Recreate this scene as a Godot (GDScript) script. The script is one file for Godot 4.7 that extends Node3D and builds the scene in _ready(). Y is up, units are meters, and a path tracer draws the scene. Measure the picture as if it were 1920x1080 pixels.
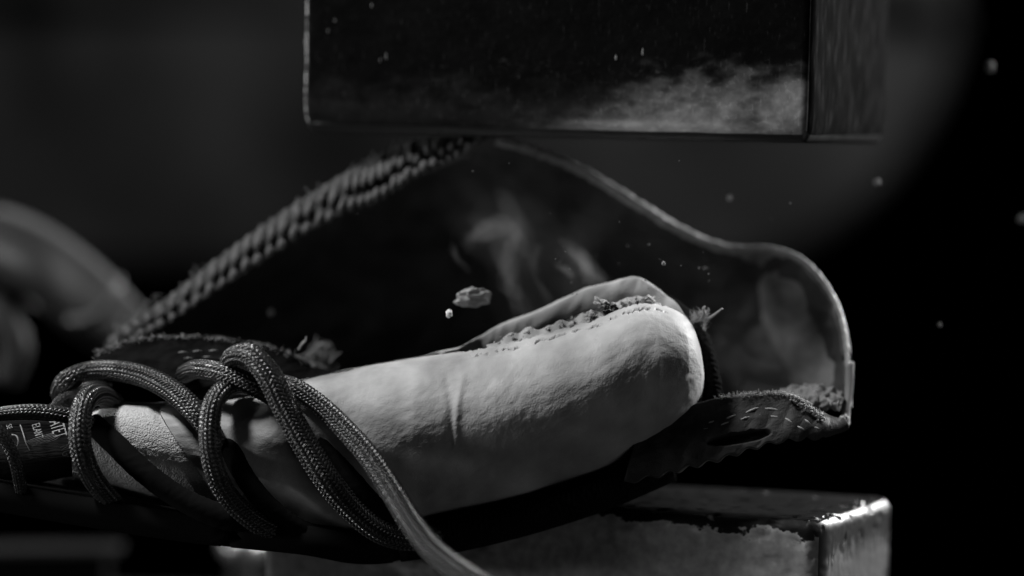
extends Node3D
# A steel drop hammer just above a torn shoe on a steel anvil; black and white close-up.
# Units are metres; control points are laid out in the photograph's 1920 x 1080 grid at a depth in millimetres.

var cam_xf: Transform3D
var half_h := 0.0
var rng := RandomNumberGenerator.new()
var noise := FastNoiseLite.new()
var fine := FastNoiseLite.new()
var used := {}
var shear := 0.0
var shoe: Node3D

# ------------------------------------------------------------------ small helpers
func P(x: float, y: float, z_mm: float) -> Vector3:
	var d := cam_xf.basis * Vector3((x - 960.0) / 540.0 * half_h, -(y - 540.0) / 540.0 * half_h, -1.0)
	return cam_xf.origin + d * ((z_mm * 0.001 - cam_xf.origin.z) / d.z)

func to_px(p: Vector3) -> Vector2:
	var q := cam_xf.affine_inverse() * p
	return Vector2(960.0 + q.x / -q.z / half_h * 540.0, 540.0 - q.y / -q.z / half_h * 540.0)

func mm_px(z_mm: float) -> float:
	return P(961, 540, z_mm).distance_to(P(960, 540, z_mm))

func numbered(called: String, parent: Node) -> String:
	var key := str(parent.get_instance_id()) + called
	var n: int = used.get(key, 0)
	used[key] = n + 1
	return called if n == 0 else "%s_%03d" % [called, n]

func obj(called: String, m: Mesh, mat: Material, parent: Node) -> MeshInstance3D:
	var o := MeshInstance3D.new()
	o.name = numbered(called, parent)
	o.mesh = m
	if mat:
		o.material_override = mat
	parent.add_child(o, true)
	return o

func thing(called: String, label: String, category: String, at := Vector3.ZERO, group := "") -> Node3D:
	var o := Node3D.new()
	o.name = numbered(called, self)
	o.position = at
	add_child(o, true)
	tag(o, label, category, group)
	return o

func tag(o: Node, label: String, category: String, group := "") -> void:
	o.set_meta("label", label)
	o.set_meta("category", category)
	if group:
		o.set_meta("group", group)

func grey(v: float) -> Color:
	return Color(v, v, v).linear_to_srgb()

func mat(v: float, rough: float, spec := 0.5, metal := 0.0) -> StandardMaterial3D:
	var m := StandardMaterial3D.new()
	m.albedo_color = grey(v)
	m.roughness = rough
	m.metallic_specular = spec
	m.metallic = metal
	return m

func noise_tex(freq: float, octaves: int, size := 512, seed_ := 1, lo := 0.0, hi := 1.0, normal := false, strength := 4.0) -> NoiseTexture2D:
	var n := FastNoiseLite.new()
	n.noise_type = FastNoiseLite.TYPE_SIMPLEX_SMOOTH
	n.frequency = freq
	n.fractal_octaves = octaves
	n.seed = seed_
	var t := NoiseTexture2D.new()
	t.width = size
	t.height = size
	t.seamless = true
	t.noise = n
	if normal:
		t.as_normal_map = true
		t.bump_strength = strength
	else:
		var g := Gradient.new()
		g.set_color(0, Color(lo, lo, lo))
		g.set_color(1, Color(hi, hi, hi))
		t.color_ramp = g
	return t

func painted(w: int, h: int, f: Callable) -> ImageTexture:
	var im := Image.create(w, h, false, Image.FORMAT_RGB8)
	for y in h:
		for x in w:
			var v: float = f.call((x + 0.5) / w, (y + 0.5) / h)
			im.set_pixel(x, y, Color(v, v, v))
	return ImageTexture.create_from_image(im)

func spline(pts: Array, t: float) -> Vector4:
	# Catmull-Rom through [x, y, z, w] entries, t in 0..1
	var n := pts.size()
	var s := clampf(t, 0.0, 1.0) * (n - 1)
	var i := mini(int(s), n - 2)
	var f := s - i
	var b := v4(pts[i])
	var c := v4(pts[i + 1])
	var a := v4(pts[i - 1]) if i > 0 else b * 2.0 - c
	var d := v4(pts[i + 2]) if i + 2 < n else c * 2.0 - b
	return (b * 2.0 + (c - a) * f + (a * 2.0 - b * 5.0 + c * 4.0 - d) * f * f + (b * 3.0 - a - c * 3.0 + d) * f * f * f) * 0.5

func v4(a) -> Vector4:
	if a is Vector4:
		return a
	return Vector4(a[0], a[1], a[2] if a.size() > 2 else 0.0, a[3] if a.size() > 3 else 0.0)

func lin(vals: Array, t: float) -> float:
	var s := clampf(t, 0.0, 1.0) * (vals.size() - 1)
	var i := mini(int(s), vals.size() - 2)
	return lerpf(vals[i], vals[i + 1], s - i)

func grid_mesh(nu: int, nv: int, v: PackedVector3Array, closed_v := false, caps := false, uv := PackedVector2Array(), col := PackedColorArray(), outward := true) -> ArrayMesh:
	var idx := PackedInt32Array()
	var nvv := nv if closed_v else nv - 1
	for i in nu - 1:
		for j in nvv:
			var a := i * nv + j
			var b := i * nv + (j + 1) % nv
			var c := a + nv
			var d := b + nv
			idx.append_array([a, b, c, b, d, c])
	if caps:
		for e in [0, nu - 1]:
			var c := Vector3.ZERO
			for j in nv:
				c += v[e * nv + j]
			v.append(c / nv)
			if uv.size():
				uv.append(uv[e * nv])
			if col.size():
				col.append(col[e * nv])
			for j in nv:
				var a: int = e * nv + j
				var b: int = e * nv + (j + 1) % nv
				idx.append_array([v.size() - 1, b, a] if e == 0 else [v.size() - 1, a, b])
	return shaped(v, idx, uv, col, outward)

func shaped(v: PackedVector3Array, idx: PackedInt32Array, uv := PackedVector2Array(), col := PackedColorArray(), outward := true) -> ArrayMesh:
	var nrm := PackedVector3Array()
	nrm.resize(v.size())
	var mid := Vector3.ZERO
	for p in v:
		mid += p
	mid /= v.size()
	var vol := 0.0
	for k in range(0, idx.size(), 3):
		var a := v[idx[k]]
		var b := v[idx[k + 1]]
		var c := v[idx[k + 2]]
		var n := (c - a).cross(b - a)
		vol += n.dot(a - mid)
		nrm[idx[k]] += n
		nrm[idx[k + 1]] += n
		nrm[idx[k + 2]] += n
	var flip := outward and vol < 0.0
	for k in nrm.size():
		nrm[k] = nrm[k].normalized() * (-1.0 if flip else 1.0)
	if flip:
		for k in range(0, idx.size(), 3):
			var t := idx[k + 1]
			idx[k + 1] = idx[k + 2]
			idx[k + 2] = t
	var arr := []
	arr.resize(Mesh.ARRAY_MAX)
	arr[Mesh.ARRAY_VERTEX] = v
	arr[Mesh.ARRAY_NORMAL] = nrm
	arr[Mesh.ARRAY_INDEX] = idx
	if uv.size():
		arr[Mesh.ARRAY_TEX_UV] = uv
	if col.size():
		arr[Mesh.ARRAY_COLOR] = col
	var m := ArrayMesh.new()
	m.add_surface_from_arrays(Mesh.PRIMITIVE_TRIANGLES, arr)
	return m

func joined(list: Array) -> ArrayMesh:
	var v := PackedVector3Array()
	var n := PackedVector3Array()
	var idx := PackedInt32Array()
	for m in list:
		var a: Array = m.surface_get_arrays(0)
		var base := v.size()
		v.append_array(a[Mesh.ARRAY_VERTEX])
		n.append_array(a[Mesh.ARRAY_NORMAL])
		for k in a[Mesh.ARRAY_INDEX]:
			idx.append(base + k)
	var arr := []
	arr.resize(Mesh.ARRAY_MAX)
	arr[Mesh.ARRAY_VERTEX] = v
	arr[Mesh.ARRAY_NORMAL] = n
	arr[Mesh.ARRAY_INDEX] = idx
	var out := ArrayMesh.new()
	out.add_surface_from_arrays(Mesh.PRIMITIVE_TRIANGLES, arr)
	return out

# a tube through world points; shape(s_metres, angle) returns a factor on the radius
func tube(pts: PackedVector3Array, rad: PackedFloat32Array, seg: int, shape = null, flat := 1.0) -> ArrayMesh:
	var n := pts.size()
	var v := PackedVector3Array()
	var up := Vector3(0.13, 0.2, 1).normalized()
	var s := 0.0
	for i in n:
		var t := (pts[mini(i + 1, n - 1)] - pts[maxi(i - 1, 0)]).normalized()
		up = (up - t * up.dot(t)).normalized()
		var side := t.cross(up)
		if i:
			s += pts[i].distance_to(pts[i - 1])
		for j in seg:
			var a := TAU * j / seg
			var r := rad[i]
			if shape != null:
				r *= shape.call(s, a)
			v.append(pts[i] + up * (cos(a) * r) + side * (sin(a) * r * flat))
	return grid_mesh(n, seg, v, true, true)

func path(ctrl: Array, step_mm: float, z_off := 0.0) -> Array:
	# world points evenly spaced along the control polygon's spline, and radii
	var raw := PackedVector3Array()
	var rr := PackedFloat32Array()
	var many := ctrl.size() * 40
	for i in many + 1:
		var q := spline(ctrl, float(i) / many)
		raw.append(P(q.x, q.y, q.z + z_off))
		rr.append(q.w * 0.5 * mm_px(0))
	var pts := PackedVector3Array([raw[0]])
	var rad := PackedFloat32Array([rr[0]])
	var need := step_mm * 0.001
	for i in range(1, raw.size()):
		if raw[i].distance_to(pts[pts.size() - 1]) >= need:
			pts.append(raw[i])
			rad.append(rr[i])
	return [pts, rad]

func braid(s: float, a: float) -> float:
	var v := a / TAU * 14.0
	var j := int(v)
	var fv := v - j - 0.5
	var tilt := 0.75 if j % 2 == 0 else -0.75
	var u := s / 0.00098 + (j % 2) * 0.5 + tilt * fv
	var fu := u - floorf(u) - 0.5
	var d := 1.0 - fu * fu * 4.2 - fv * fv * 2.6
	return 0.83 + 0.25 * sqrt(maxf(d, 0.0))

func cord(ctrl: Array) -> ArrayMesh:
	var pr := path(ctrl, 0.17)
	return tube(pr[0], pr[1], 90, braid)

func strand(ctrl: Array, seg := 12, step := 0.4, shape = null) -> ArrayMesh:
	var pr := path(ctrl, step)
	return tube(pr[0], pr[1], seg, shape)

# a thick sheet between two edge curves; entries are [x, y, z_mm, bulge_mm]
func sheet(top: Array, bot: Array, nu: int, nv: int, thick: float, bump = null) -> ArrayMesh:
	var mid := PackedVector3Array()
	for i in nu:
		var u := float(i) / (nu - 1)
		var a := spline(top, u)
		var b := spline(bot, u)
		for j in nv:
			var w := float(j) / (nv - 1)
			var q := a.lerp(b, w)
			mid.append(P(q.x, q.y, q.z + q.w * sin(PI * w)))
	var v := PackedVector3Array()
	for i in nu:
		var back := PackedVector3Array()
		for j in nv:
			var k := i * nv + j
			var du := mid[mini(i + 1, nu - 1) * nv + j] - mid[maxi(i - 1, 0) * nv + j]
			var dv := mid[i * nv + mini(j + 1, nv - 1)] - mid[i * nv + maxi(j - 1, 0)]
			var n := dv.cross(du).normalized()
			if n.z < 0.0:
				n = -n
			var edge := minf(1.0, sqrt(minf(j, nv - 1 - j) / (nv - 1.0) * 14.0) + 0.35)
			var t := thick * 0.0005 * edge
			var extra := 0.0
			if bump != null:
				var px := to_px(mid[k])
				extra = bump.call(px.x, px.y) * 0.001
			v.append(mid[k] + n * (t + extra))
			back.append(mid[k] - n * t)
		back.reverse()
		v.append_array(back)
	return grid_mesh(nu, nv * 2, v, true, true)

# depth of a sheet's middle surface at a point of the photograph's grid
func on_sheet(top: Array, bot: Array, x: float, y: float) -> float:
	var best := 1e9
	var z := 0.0
	for i in 101:
		var a := spline(top, i / 100.0)
		var b := spline(bot, i / 100.0)
		for j in 31:
			var q := a.lerp(b, j / 30.0)
			var d := Vector2(q.x - x, q.y - y).length_squared()
			if d < best:
				best = d
				z = q.z + q.w * sin(PI * j / 30.0)
	return z

func fringe(ctrl: Array, count: int, len_px: float, thick_px: float, lean := Vector2(0, -1), spread := 0.9) -> ArrayMesh:
	var list := []
	for k in count:
		var q := spline(ctrl, rng.randf())
		var x := q.x + rng.randf_range(-3, 3)
		var y := q.y + rng.randf_range(-q.w, q.w) * 0.5
		var z := q.z + rng.randf_range(-1.2, 1.2)
		var dir := lean.rotated(rng.randf_range(-spread, spread))
		var l := len_px * rng.randf_range(0.3, 1.0)
		var pts := PackedVector3Array()
		var rad := PackedFloat32Array()
		var r := thick_px * rng.randf_range(0.6, 1.2) * 0.5 * mm_px(0)
		var turn := rng.randf_range(-1.3, 1.3)
		for i in 5:
			pts.append(P(x, y, z))
			rad.append(r * (1.0 - 0.16 * i))
			x += dir.x * l / 4
			y += dir.y * l / 4
			z += rng.randf_range(-0.5, 0.5)
			dir = dir.rotated(turn * 0.6 + rng.randf_range(-0.3, 0.3))
		list.append(tube(pts, rad, 4))
	return joined(list)

func lump(r: Vector3, rough: float, seed_: int, seg := 14) -> ArrayMesh:
	var v := PackedVector3Array()
	for i in seg + 1:
		var th := PI * i / seg
		for j in seg * 2:
			var ph := TAU * j / (seg * 2)
			var d := Vector3(sin(th) * cos(ph), cos(th), sin(th) * sin(ph))
			var k := 1.0 + rough * fine.get_noise_3d(d.x * 14.0 + seed_ * 31.0, d.y * 14.0, d.z * 14.0) * 1.6
			v.append(d * r * k)
	return grid_mesh(seg + 1, seg * 2, v, true)

# one face of a box whose edges are rounded by r (per axis)
func box_face(half: Vector3, r: Vector3, axis: int, sgn: float, n: int, bump = null) -> ArrayMesh:
	var ua := (axis + 1) % 3
	var va := (axis + 2) % 3
	if axis == 0:
		ua = 2
		va = 1
	elif axis == 2:
		ua = 0
		va = 1
	var us := stops(half[ua], r[ua], n)
	var vs := stops(half[va], r[va], n)
	var v := PackedVector3Array()
	var uv := PackedVector2Array()
	for a in us:
		for b in vs:
			var p := Vector3.ZERO
			p[axis] = half[axis] * sgn
			p[ua] = a
			p[va] = b
			var inner := p.clamp(r - half, half - r)
			var d := (p - inner) / r
			var dn := d.normalized()
			var q := inner + dn * r
			if bump != null:
				q += dn * bump.call(q)
			q.x -= (q.z - half.z) * shear
			v.append(q)
			uv.append(Vector2(a / half[ua] * 0.5 + 0.5, 0.5 - b / half[va] * 0.5))
	var m := grid_mesh(us.size(), vs.size(), v, false, false, uv, PackedColorArray(), false)
	var arr: Array = m.surface_get_arrays(0)
	var nn: PackedVector3Array = arr[Mesh.ARRAY_NORMAL]
	var want := Vector3.ZERO
	want[axis] = sgn
	if nn[nn.size() / 2].dot(want) < 0:
		var id: PackedInt32Array = arr[Mesh.ARRAY_INDEX]
		id.reverse()
		for k in nn.size():
			nn[k] = -nn[k]
		arr[Mesh.ARRAY_NORMAL] = nn
		arr[Mesh.ARRAY_INDEX] = id
		m = ArrayMesh.new()
		m.add_surface_from_arrays(Mesh.PRIMITIVE_TRIANGLES, arr)
	return m

func stops(h: float, r: float, n: int) -> PackedFloat32Array:
	var out := PackedFloat32Array()
	for i in 9:
		out.append(-h + r * (1.0 - cos(PI / 2 * i / 8.0) if false else i / 8.0))
	for i in range(1, n):
		out.append(lerpf(-h + r, h - r, float(i) / n))
	for i in 9:
		out.append(h - r + r * i / 8.0)
	return out

func bisect(lo: float, hi: float, f: Callable) -> float:
	for i in 40:
		var m := (lo + hi) / 2
		if f.call(m) > 0.0:
			hi = m
		else:
			lo = m
	return (lo + hi) / 2

# ------------------------------------------------------------------ the scene
func _ready() -> void:
	rng.seed = 7
	noise.noise_type = FastNoiseLite.TYPE_SIMPLEX_SMOOTH
	noise.frequency = 1.0
	noise.fractal_octaves = 3
	fine.noise_type = FastNoiseLite.TYPE_SIMPLEX_SMOOTH
	fine.frequency = 0.1
	fine.fractal_octaves = 2
	fine.seed = 5

	# camera: a long lens, level with the hammer's lower edge
	var cam := Camera3D.new()
	cam.name = "camera"
	add_child(cam)
	var pitch := deg_to_rad(4.0)
	cam.position = Vector3(0, 0.6 * sin(pitch), 0.6 * cos(pitch))
	cam.rotation = Vector3(-pitch, 0, 0)
	cam.rotate_object_local(Vector3.BACK, deg_to_rad(1.2))
	cam.near = 0.02
	cam.far = 20.0
	var lens := CameraAttributesPhysical.new()
	lens.frustum_focal_length = 107.0
	lens.frustum_focus_distance = 0.604
	lens.exposure_aperture = 3.8
	lens.exposure_multiplier = 1.0
	cam.attributes = lens
	cam_xf = cam.transform
	half_h = tan(deg_to_rad(cam.fov) / 2)

	var we := WorldEnvironment.new()
	we.name = "surroundings"
	var env := Environment.new()
	env.background_mode = Environment.BG_COLOR
	env.background_color = Color.BLACK
	env.tonemap_mode = Environment.TONE_MAPPER_LINEAR
	env.tonemap_exposure = 1.0
	env.sdfgi_enabled = true
	env.ssao_enabled = true
	env.ssil_enabled = true
	env.volumetric_fog_enabled = true
	env.volumetric_fog_density = 0.0
	we.environment = env
	add_child(we)

	# small key high over the shoe, two side lamps; fill and backdrop lights added
	lamp("key_lamp", Vector3(-0.38, 0.58, 0.10), P(1000, 700, -10), Vector2(0.12, 0.12), 0.60)
	lamp("left_lamp", Vector3(-0.70, 0.03, 0.10), P(650, 450, -43), Vector2(0.12, 0.2), 0.20)
	lamp("right_lamp", Vector3(0.55, 0.25, -0.34), P(1300, 600, -20), Vector2(0.12, 0.40), 1.55)
	lamp("added_fill", Vector3(0.52, -0.42, 0.6), P(1100, 800, 0), Vector2(0.5, 0.4), 0.034)
	lamp("added_backdrop_light", Vector3(0.36, 0.50, -0.42), Vector3(0.28, 0.10, -0.72), Vector2(0.2, 0.2), 0.22)

	build_background()
	build_blocks()
	build_shoe()
	build_debris()
	fine_dust()
	build_smoke()

func lamp(called: String, at: Vector3, target: Vector3, size: Vector2, energy: float) -> void:
	var l := AreaLight3D.new()
	l.name = called
	l.area_size = size
	l.area_normalize_energy = true
	l.light_energy = energy
	l.shadow_enabled = true
	l.look_at_from_position(at, target, Vector3(0, 0.3, 1))
	add_child(l)

# ------------------------------------------------------------------ far, blurred things
func build_background() -> void:
	var m := mat(0.018, 0.8, 0.1)
	m.albedo_texture = noise_tex(0.008, 3, 256, 3, 0.45, 1.0)
	m.uv1_triplanar = true
	m.uv1_scale = Vector3.ONE * 3.0
	# a broad machine guard plate with a rounded corner, half a metre behind
	var pa := P(-500, -500, -720)
	var pb := P(1790, 530, -720)
	var mid := Vector3((pa.x + pb.x) / 2, (pa.y + pb.y) / 2, -0.72)
	var t := thing("guard_plate", "big dim grey machine guard plate with a rounded corner far behind the hammer", "machine plate", mid)
	var hw := absf(pb.x - pa.x) / 2
	var hh := absf(pb.y - pa.y) / 2
	var rc := 0.15
	var v := PackedVector3Array()
	for q in [[0.2, 0.0], [0.012, 0.0], [0.004, -0.002], [0.0, -0.007], [0.0, -0.03], [0.2, -0.03]]:
		for j in 96:
			var an := TAU * j / 96
			var c := Vector2(cos(an), sin(an))
			var ctr := Vector2((hw - rc) * signf(c.x), (hh - rc) * signf(c.y))
			if q[0] >= 0.2:
				v.append(Vector3(0, 0, q[1]))
			else:
				var p2: Vector2 = ctr + c * (rc - q[0])
				v.append(Vector3(p2.x, p2.y, q[1]))
	obj("plate", grid_mesh(6, 96, v, true), m, t)
	for q in [[-0.8, -0.8], [0.0, -0.86], [0.86, 0.2]]:
		var bolt := CylinderMesh.new()
		bolt.top_radius = 0.008
		bolt.bottom_radius = 0.008
		bolt.height = 0.006
		var bo2 := obj("rivet", bolt, m, t)
		bo2.position = Vector3(hw * q[0], hh * q[1], 0.003)
		bo2.rotation.x = PI / 2

	# curled leather strap at the left, well behind the focus
	var sm := mat(0.010, 0.4)
	var cs := thing("curled_leather_strap", "blurred curled leather strap behind the laces at the far left", "strap", Vector3.ZERO)
	var top := [[-120, 370, -155, 0], [0, 388, -155, 0], [90, 425, -155, 0], [180, 490, -153, 0], [250, 560, -151, 0], [310, 630, -149, 0]]
	var bot := [[-120, 470, -145, 8], [-30, 520, -143, 8], [60, 560, -141, 8], [120, 620, -141, 6], [190, 660, -143, 5], [260, 690, -145, 4]]
	obj("band", sheet(top, bot, 60, 16, 5.0), sm, cs)
	obj("rolled_edge", strand([[-120, 385, -153, 34], [0, 402, -153, 36], [90, 440, -152, 36], [180, 505, -151, 32], [250, 575, -149, 26], [305, 635, -148, 18]], 20, 1.0), mat(0.065, 0.5), cs)  # bright rim of the glossy curl put into a lighter colour
	obj("inner_highlight", strand([[50, 560, -147, 16], [130, 600, -139, 22], [185, 588, -135, 24], [215, 550, -135, 18], [225, 515, -139, 10]], 20, 1.0), mat(0.035, 0.4), cs)  # highlight inside the curl, made as a lighter strand
	obj("tail", strand([[-60, 540, -147, 60], [0, 590, -145, 70], [30, 650, -145, 70], [10, 720, -147, 60]], 20, 1.0), mat(0.012, 0.6), cs)

	# low steel bracket at the lower left with its ledge and round bolt
	var dark := mat(0.012, 0.6, 0.3)
	var base := P(200, 1200, -170)
	var br := thing("steel_bracket", "blurred low steel bracket with a round bolt at the lower left", "bracket", base)
	var box := BoxMesh.new()
	box.size = Vector3(0.16, 0.022, 0.06)
	var bo := obj("foot_plate", box, dark, br)
	bo.position = Vector3(0.01, 0.0, 0.0)
	var a0 := P(-60, 1034, -160) - base
	var a1 := P(225, 1024, -160) - base
	var ledge := BoxMesh.new()
	ledge.size = Vector3(a1.x - a0.x, 0.0016, 0.014)
	var lo := obj("ledge", ledge, mat(0.012, 0.7, 0.2), br)
	lo.position = (a0 + a1) / 2
	lo.rotation.z = 0.03
	var web := BoxMesh.new()
	web.size = Vector3((a1.x - a0.x) * 0.8, 0.018, 0.012)
	obj("web_plate", web, mat(0.004, 0.9, 0.1), br).position = (a0 + a1) / 2 + Vector3(0, -0.011, -0.006)
	var bp := P(455, 1022, -160) - base
	var dome := lump(Vector3(0.0068, 0.0055, 0.0068), 0.0, 1, 16)
	obj("bolt_head", dome, mat(0.4, 0.35, 0.5, 0.8), br).position = bp
	var stem := CylinderMesh.new()
	stem.top_radius = 0.004
	stem.bottom_radius = 0.004
	stem.height = 0.03
	obj("bolt_shank", stem, dark, br).position = bp + Vector3(0, -0.017, 0)

# ------------------------------------------------------------------ hammer and anvil
func build_blocks() -> void:
	var turn := deg_to_rad(12.0)
	var along := Vector3(cos(turn), 0, sin(turn))
	var back := Vector3(sin(turn), 0, -cos(turn))
	var scr := FastNoiseLite.new()
	scr.frequency = 1.0
	scr.fractal_octaves = 4
	scr.seed = 11

	var dents := func(q: Vector3) -> float: return noise.get_noise_3d(q.x * 90.0, q.y * 90.0, q.z * 90.0) * 0.00016 + noise.get_noise_3d(q.x * 400.0, q.y * 400.0, q.z * 400.0) * 0.00006
	var chips := func(q: Vector3) -> float: return dents.call(q) - 0.0006 * smoothstep(0.25, 0.5, noise.get_noise_3d(q.x * 260.0 + 9.0, q.y * 130.0, q.z * 260.0)) * smoothstep(0.5, 1.0, q.y / 0.035)
	# ---- hammer
	var corner := P(1516, 269, -14)
	var length := bisect(0.02, 0.4, func(l): return 563.0 - to_px(corner - along * l).x)
	var depth := 0.042
	shear = bisect(0.0, 1.5, func(k2): return to_px(corner + back * depth + along * depth * k2).x - 1664.0)
	var hgt := 0.11
	var half := Vector3(length, hgt, depth) / 2
	var h := thing("drop_hammer", "dark scuffed steel hammer block hanging over the shoe", "hammer block", corner - along * length / 2 + back * depth / 2)
	h.rotation.y = -turn
	var rr := Vector3(0.0024, 0.0068, 0.0024)
	var body := mat(0.045, 0.4, 0.5, 0.6)
	var vis := 245.0 / (hgt / mm_px(-10))
	var front_f := func(u: float, v: float) -> float:
		var x := u * 945.0 + 570.0
		var y := 250.0 - (1.0 - v) * 250.0 / vis
		var n := scr.get_noise_2d(x * 0.012, y * 0.02)
		var n2 := scr.get_noise_2d(x * 0.05 + 90.0, y * 0.05)
		var edge := 170.0 - smoothstep(1040.0, 1300.0, x) * 90.0 + n * 70.0
		var dust := smoothstep(edge, edge + 95.0, y) * smoothstep(860.0, 1300.0, x)
		var val := 0.05 + 0.02 * maxf(0.0, n2)
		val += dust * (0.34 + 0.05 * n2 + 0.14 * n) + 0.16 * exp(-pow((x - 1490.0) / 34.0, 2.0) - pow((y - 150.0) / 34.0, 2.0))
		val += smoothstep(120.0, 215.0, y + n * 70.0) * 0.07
		# brighter scraped lower band
		val += smoothstep(206.0 + n2 * 9.0, 224.0, y) * smoothstep(960.0, 1150.0, x) * (1.0 - smoothstep(1240.0, 1480.0, x)) * 0.22
		var arcs := absf(scr.get_noise_2d(x * 0.010 + 40.0, y * 0.02 + 7.0))
		if y > 90.0 and x > 800.0:
			val += 0.10 * (1.0 - smoothstep(0.0, 0.03, arcs)) * smoothstep(0.0, 0.3, n2 + 0.2)
		val += maxf(0.0, scr.get_noise_2d(x * 0.25, y * 0.02) - 0.42) * 0.5
		# highlights of the rounded edges catching light, painted into the colour
		var edge_glint := 0.5 + 0.8 * n2
		val += (1.0 - smoothstep(0.003, 0.012, u)) * 1.2 * edge_glint
		val += (1.0 - smoothstep(0.03, 0.075, u)) * smoothstep(238.0, 244.0, y) * 0.5 * edge_glint
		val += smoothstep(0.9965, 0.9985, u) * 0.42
		return clampf(val, 0.02, 0.9)
	var fm := mat(1.0, 0.5, 0.12, 0.0)
	fm.albedo_texture = painted(800, 640, front_f)
	fm.roughness_texture = noise_tex(0.02, 4, 256, 21, 0.35, 0.9)
	fm.roughness = 0.75
	fm.normal_enabled = true
	fm.normal_texture = noise_tex(0.03, 5, 512, 33, 0, 1, true, 2.0)
	fm.normal_scale = 0.35
	obj("front_face", box_face(half, rr, 2, 1.0, 60, dents), fm, h).position.y = hgt / 2
	var streak := func(u: float, v: float) -> float:
		var n := scr.get_noise_2d(u * 10.0, v * 5.0)
		var n2 := scr.get_noise_2d(u * 30.0 + 30.0, v * 9.0)
		return clampf(0.05 + 0.05 * n + maxf(0.0, n2) * 0.16, 0.015, 0.9)
	var em := mat(1.0, 0.9, 0.05, 0.0)
	em.albedo_texture = painted(256, 384, streak)
	obj("end_face", box_face(half, rr, 0, 1.0, 60, dents), em, h).position.y = hgt / 2
	for f in [[0, -1.0, "left_end_face"], [1, 1.0, "top_face"], [1, -1.0, "striking_face"], [2, -1.0, "rear_face"]]:
		obj(f[2].replace("left_end_face", "end_face"), box_face(half, rr, f[0], f[1], 60, dents), body, h).position.y = hgt / 2
	# bright flecks stuck to the front of the hammer
	var fleck := mat(0.25, 0.6)
	for q in [[573, 78, 3.5, 12], [615, 58, 2, 7], [628, 38, 3, 5], [697, 10, 3, 7], [724, 106, 2, 15], [713, 112, 1.6, 9], [1205, 97, 3, 16], [1155, 108, 4, 10]]:
		var p := P(q[0], q[1], 0)
		# slide the point along the sight line to the front plane
		var eye := cam_xf.origin
		var nrm := Vector3(-sin(turn), 0, cos(turn))
		var tt := (corner - eye).dot(nrm) / (p - eye).dot(nrm)
		p = eye + (p - eye) * tt
		var o := obj("paint_chip", lump(Vector3(q[2] * 0.00006, q[3] * 0.00006, 0.00012), 0.25, int(q[0]), 6), fleck, h)
		o.position = h.transform.affine_inverse() * p

	# ---- anvil
	corner = P(1542, 972, -2)
	length = bisect(0.02, 0.4, func(l): return 485.0 - to_px(corner - along * l).x)
	depth = 0.044
	shear = bisect(0.0, 1.5, func(k2): return to_px(corner + back * depth + along * depth * k2).x - 1680.0)
	hgt = 0.07
	half = Vector3(length, hgt, depth) / 2
	var a := thing("steel_anvil", "scuffed steel anvil block with a shiny corner under the shoe", "anvil block", corner - along * length / 2 + back * depth / 2 - Vector3(0, hgt, 0))
	a.rotation.y = -turn
	rr = Vector3(0.0042, 0.0036, 0.0042)
	var k := mm_px(-10) / hgt
	var af := func(u: float, v: float) -> float:
		var x := u * 1055.0 + 485.0
		var y := 972.0 + v / k
		var n := scr.get_noise_2d(x * 0.01 + 50.0, y * 0.02)
		var n2 := scr.get_noise_2d(x * 0.04, y * 0.03 + 200.0)
		var edge := 984.0 + (x - 1000.0) * 0.03 + n * 26.0 + absf(n2) * 12.0
		var bare := smoothstep(edge, edge + 5.0, y)
		var val := lerpf(0.05 + 0.03 * n2, 0.62 + 0.07 * n + 0.10 * n2, bare)
		val = lerpf(val * 0.45, val, smoothstep(700.0, 960.0, x + n * 160.0))  # left end darkened in the colour, in place of the shade there
		val += exp(-pow((y - edge - 5.0) / 4.0, 2.0)) * 0.10
		return clampf(val, 0.02, 0.9)
	var am := mat(1.0, 0.5, 0.4, 0.0)
	am.albedo_texture = painted(640, 400, af)
	am.roughness = 0.6
	am.normal_enabled = true
	am.normal_texture = fm.normal_texture
	am.normal_scale = 0.3
	obj("front_face", box_face(half, rr, 2, 1.0, 120, chips), am, a).position.y = hgt / 2
	var jag := FastNoiseLite.new()
	jag.frequency = 1.0
	jag.fractal_octaves = 2
	var ef := func(u: float, v: float) -> float:
		var x := (1.0 - u)
		var teeth := absf(jag.get_noise_2d(x * 22.0, 0.5)) * 0.13 + absf(jag.get_noise_2d(x * 60.0, 4.0)) * 0.035
		var edge := 0.085 + teeth + 0.06 * (1.0 - x) * 0.0
		var bare := smoothstep(edge, edge + 0.006, v)
		bare *= smoothstep(0.05, 0.13, x + jag.get_noise_2d(v * 14.0, 9.0) * 0.08)
		bare *= 1.0 - smoothstep(0.86, 0.9, x + jag.get_noise_2d(v * 9.0, 30.0) * 0.07)
		var line := scr.get_noise_2d(x * 40.0, v * 2.5)
		return clampf(lerpf(0.09 + 0.03 * line, 0.33 + 0.08 * line, bare), 0.02, 0.95)
	var aem := mat(1.0, 0.5, 0.5, 0.15)
	aem.albedo_texture = painted(320, 512, ef)
	aem.roughness = 0.45
	obj("end_face", box_face(half, rr, 0, 1.0, 120, chips), aem, a).position.y = hgt / 2
	var oily := mat(0.03, 0.22, 0.5, 0.5)
	oily.roughness_texture = noise_tex(0.015, 4, 256, 8, 0.4, 1.0)
	oily.roughness = 0.2
	oily.uv1_triplanar = true
	oily.uv1_scale = Vector3.ONE * 30.0
	for f in [[0, -1.0, "end_face"], [1, 1.0, "top_face"], [1, -1.0, "bottom_face"], [2, -1.0, "rear_face"]]:
		obj(f[2], box_face(half, rr, f[0], f[1], 120, chips), oily, a).position.y = hgt / 2

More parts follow.
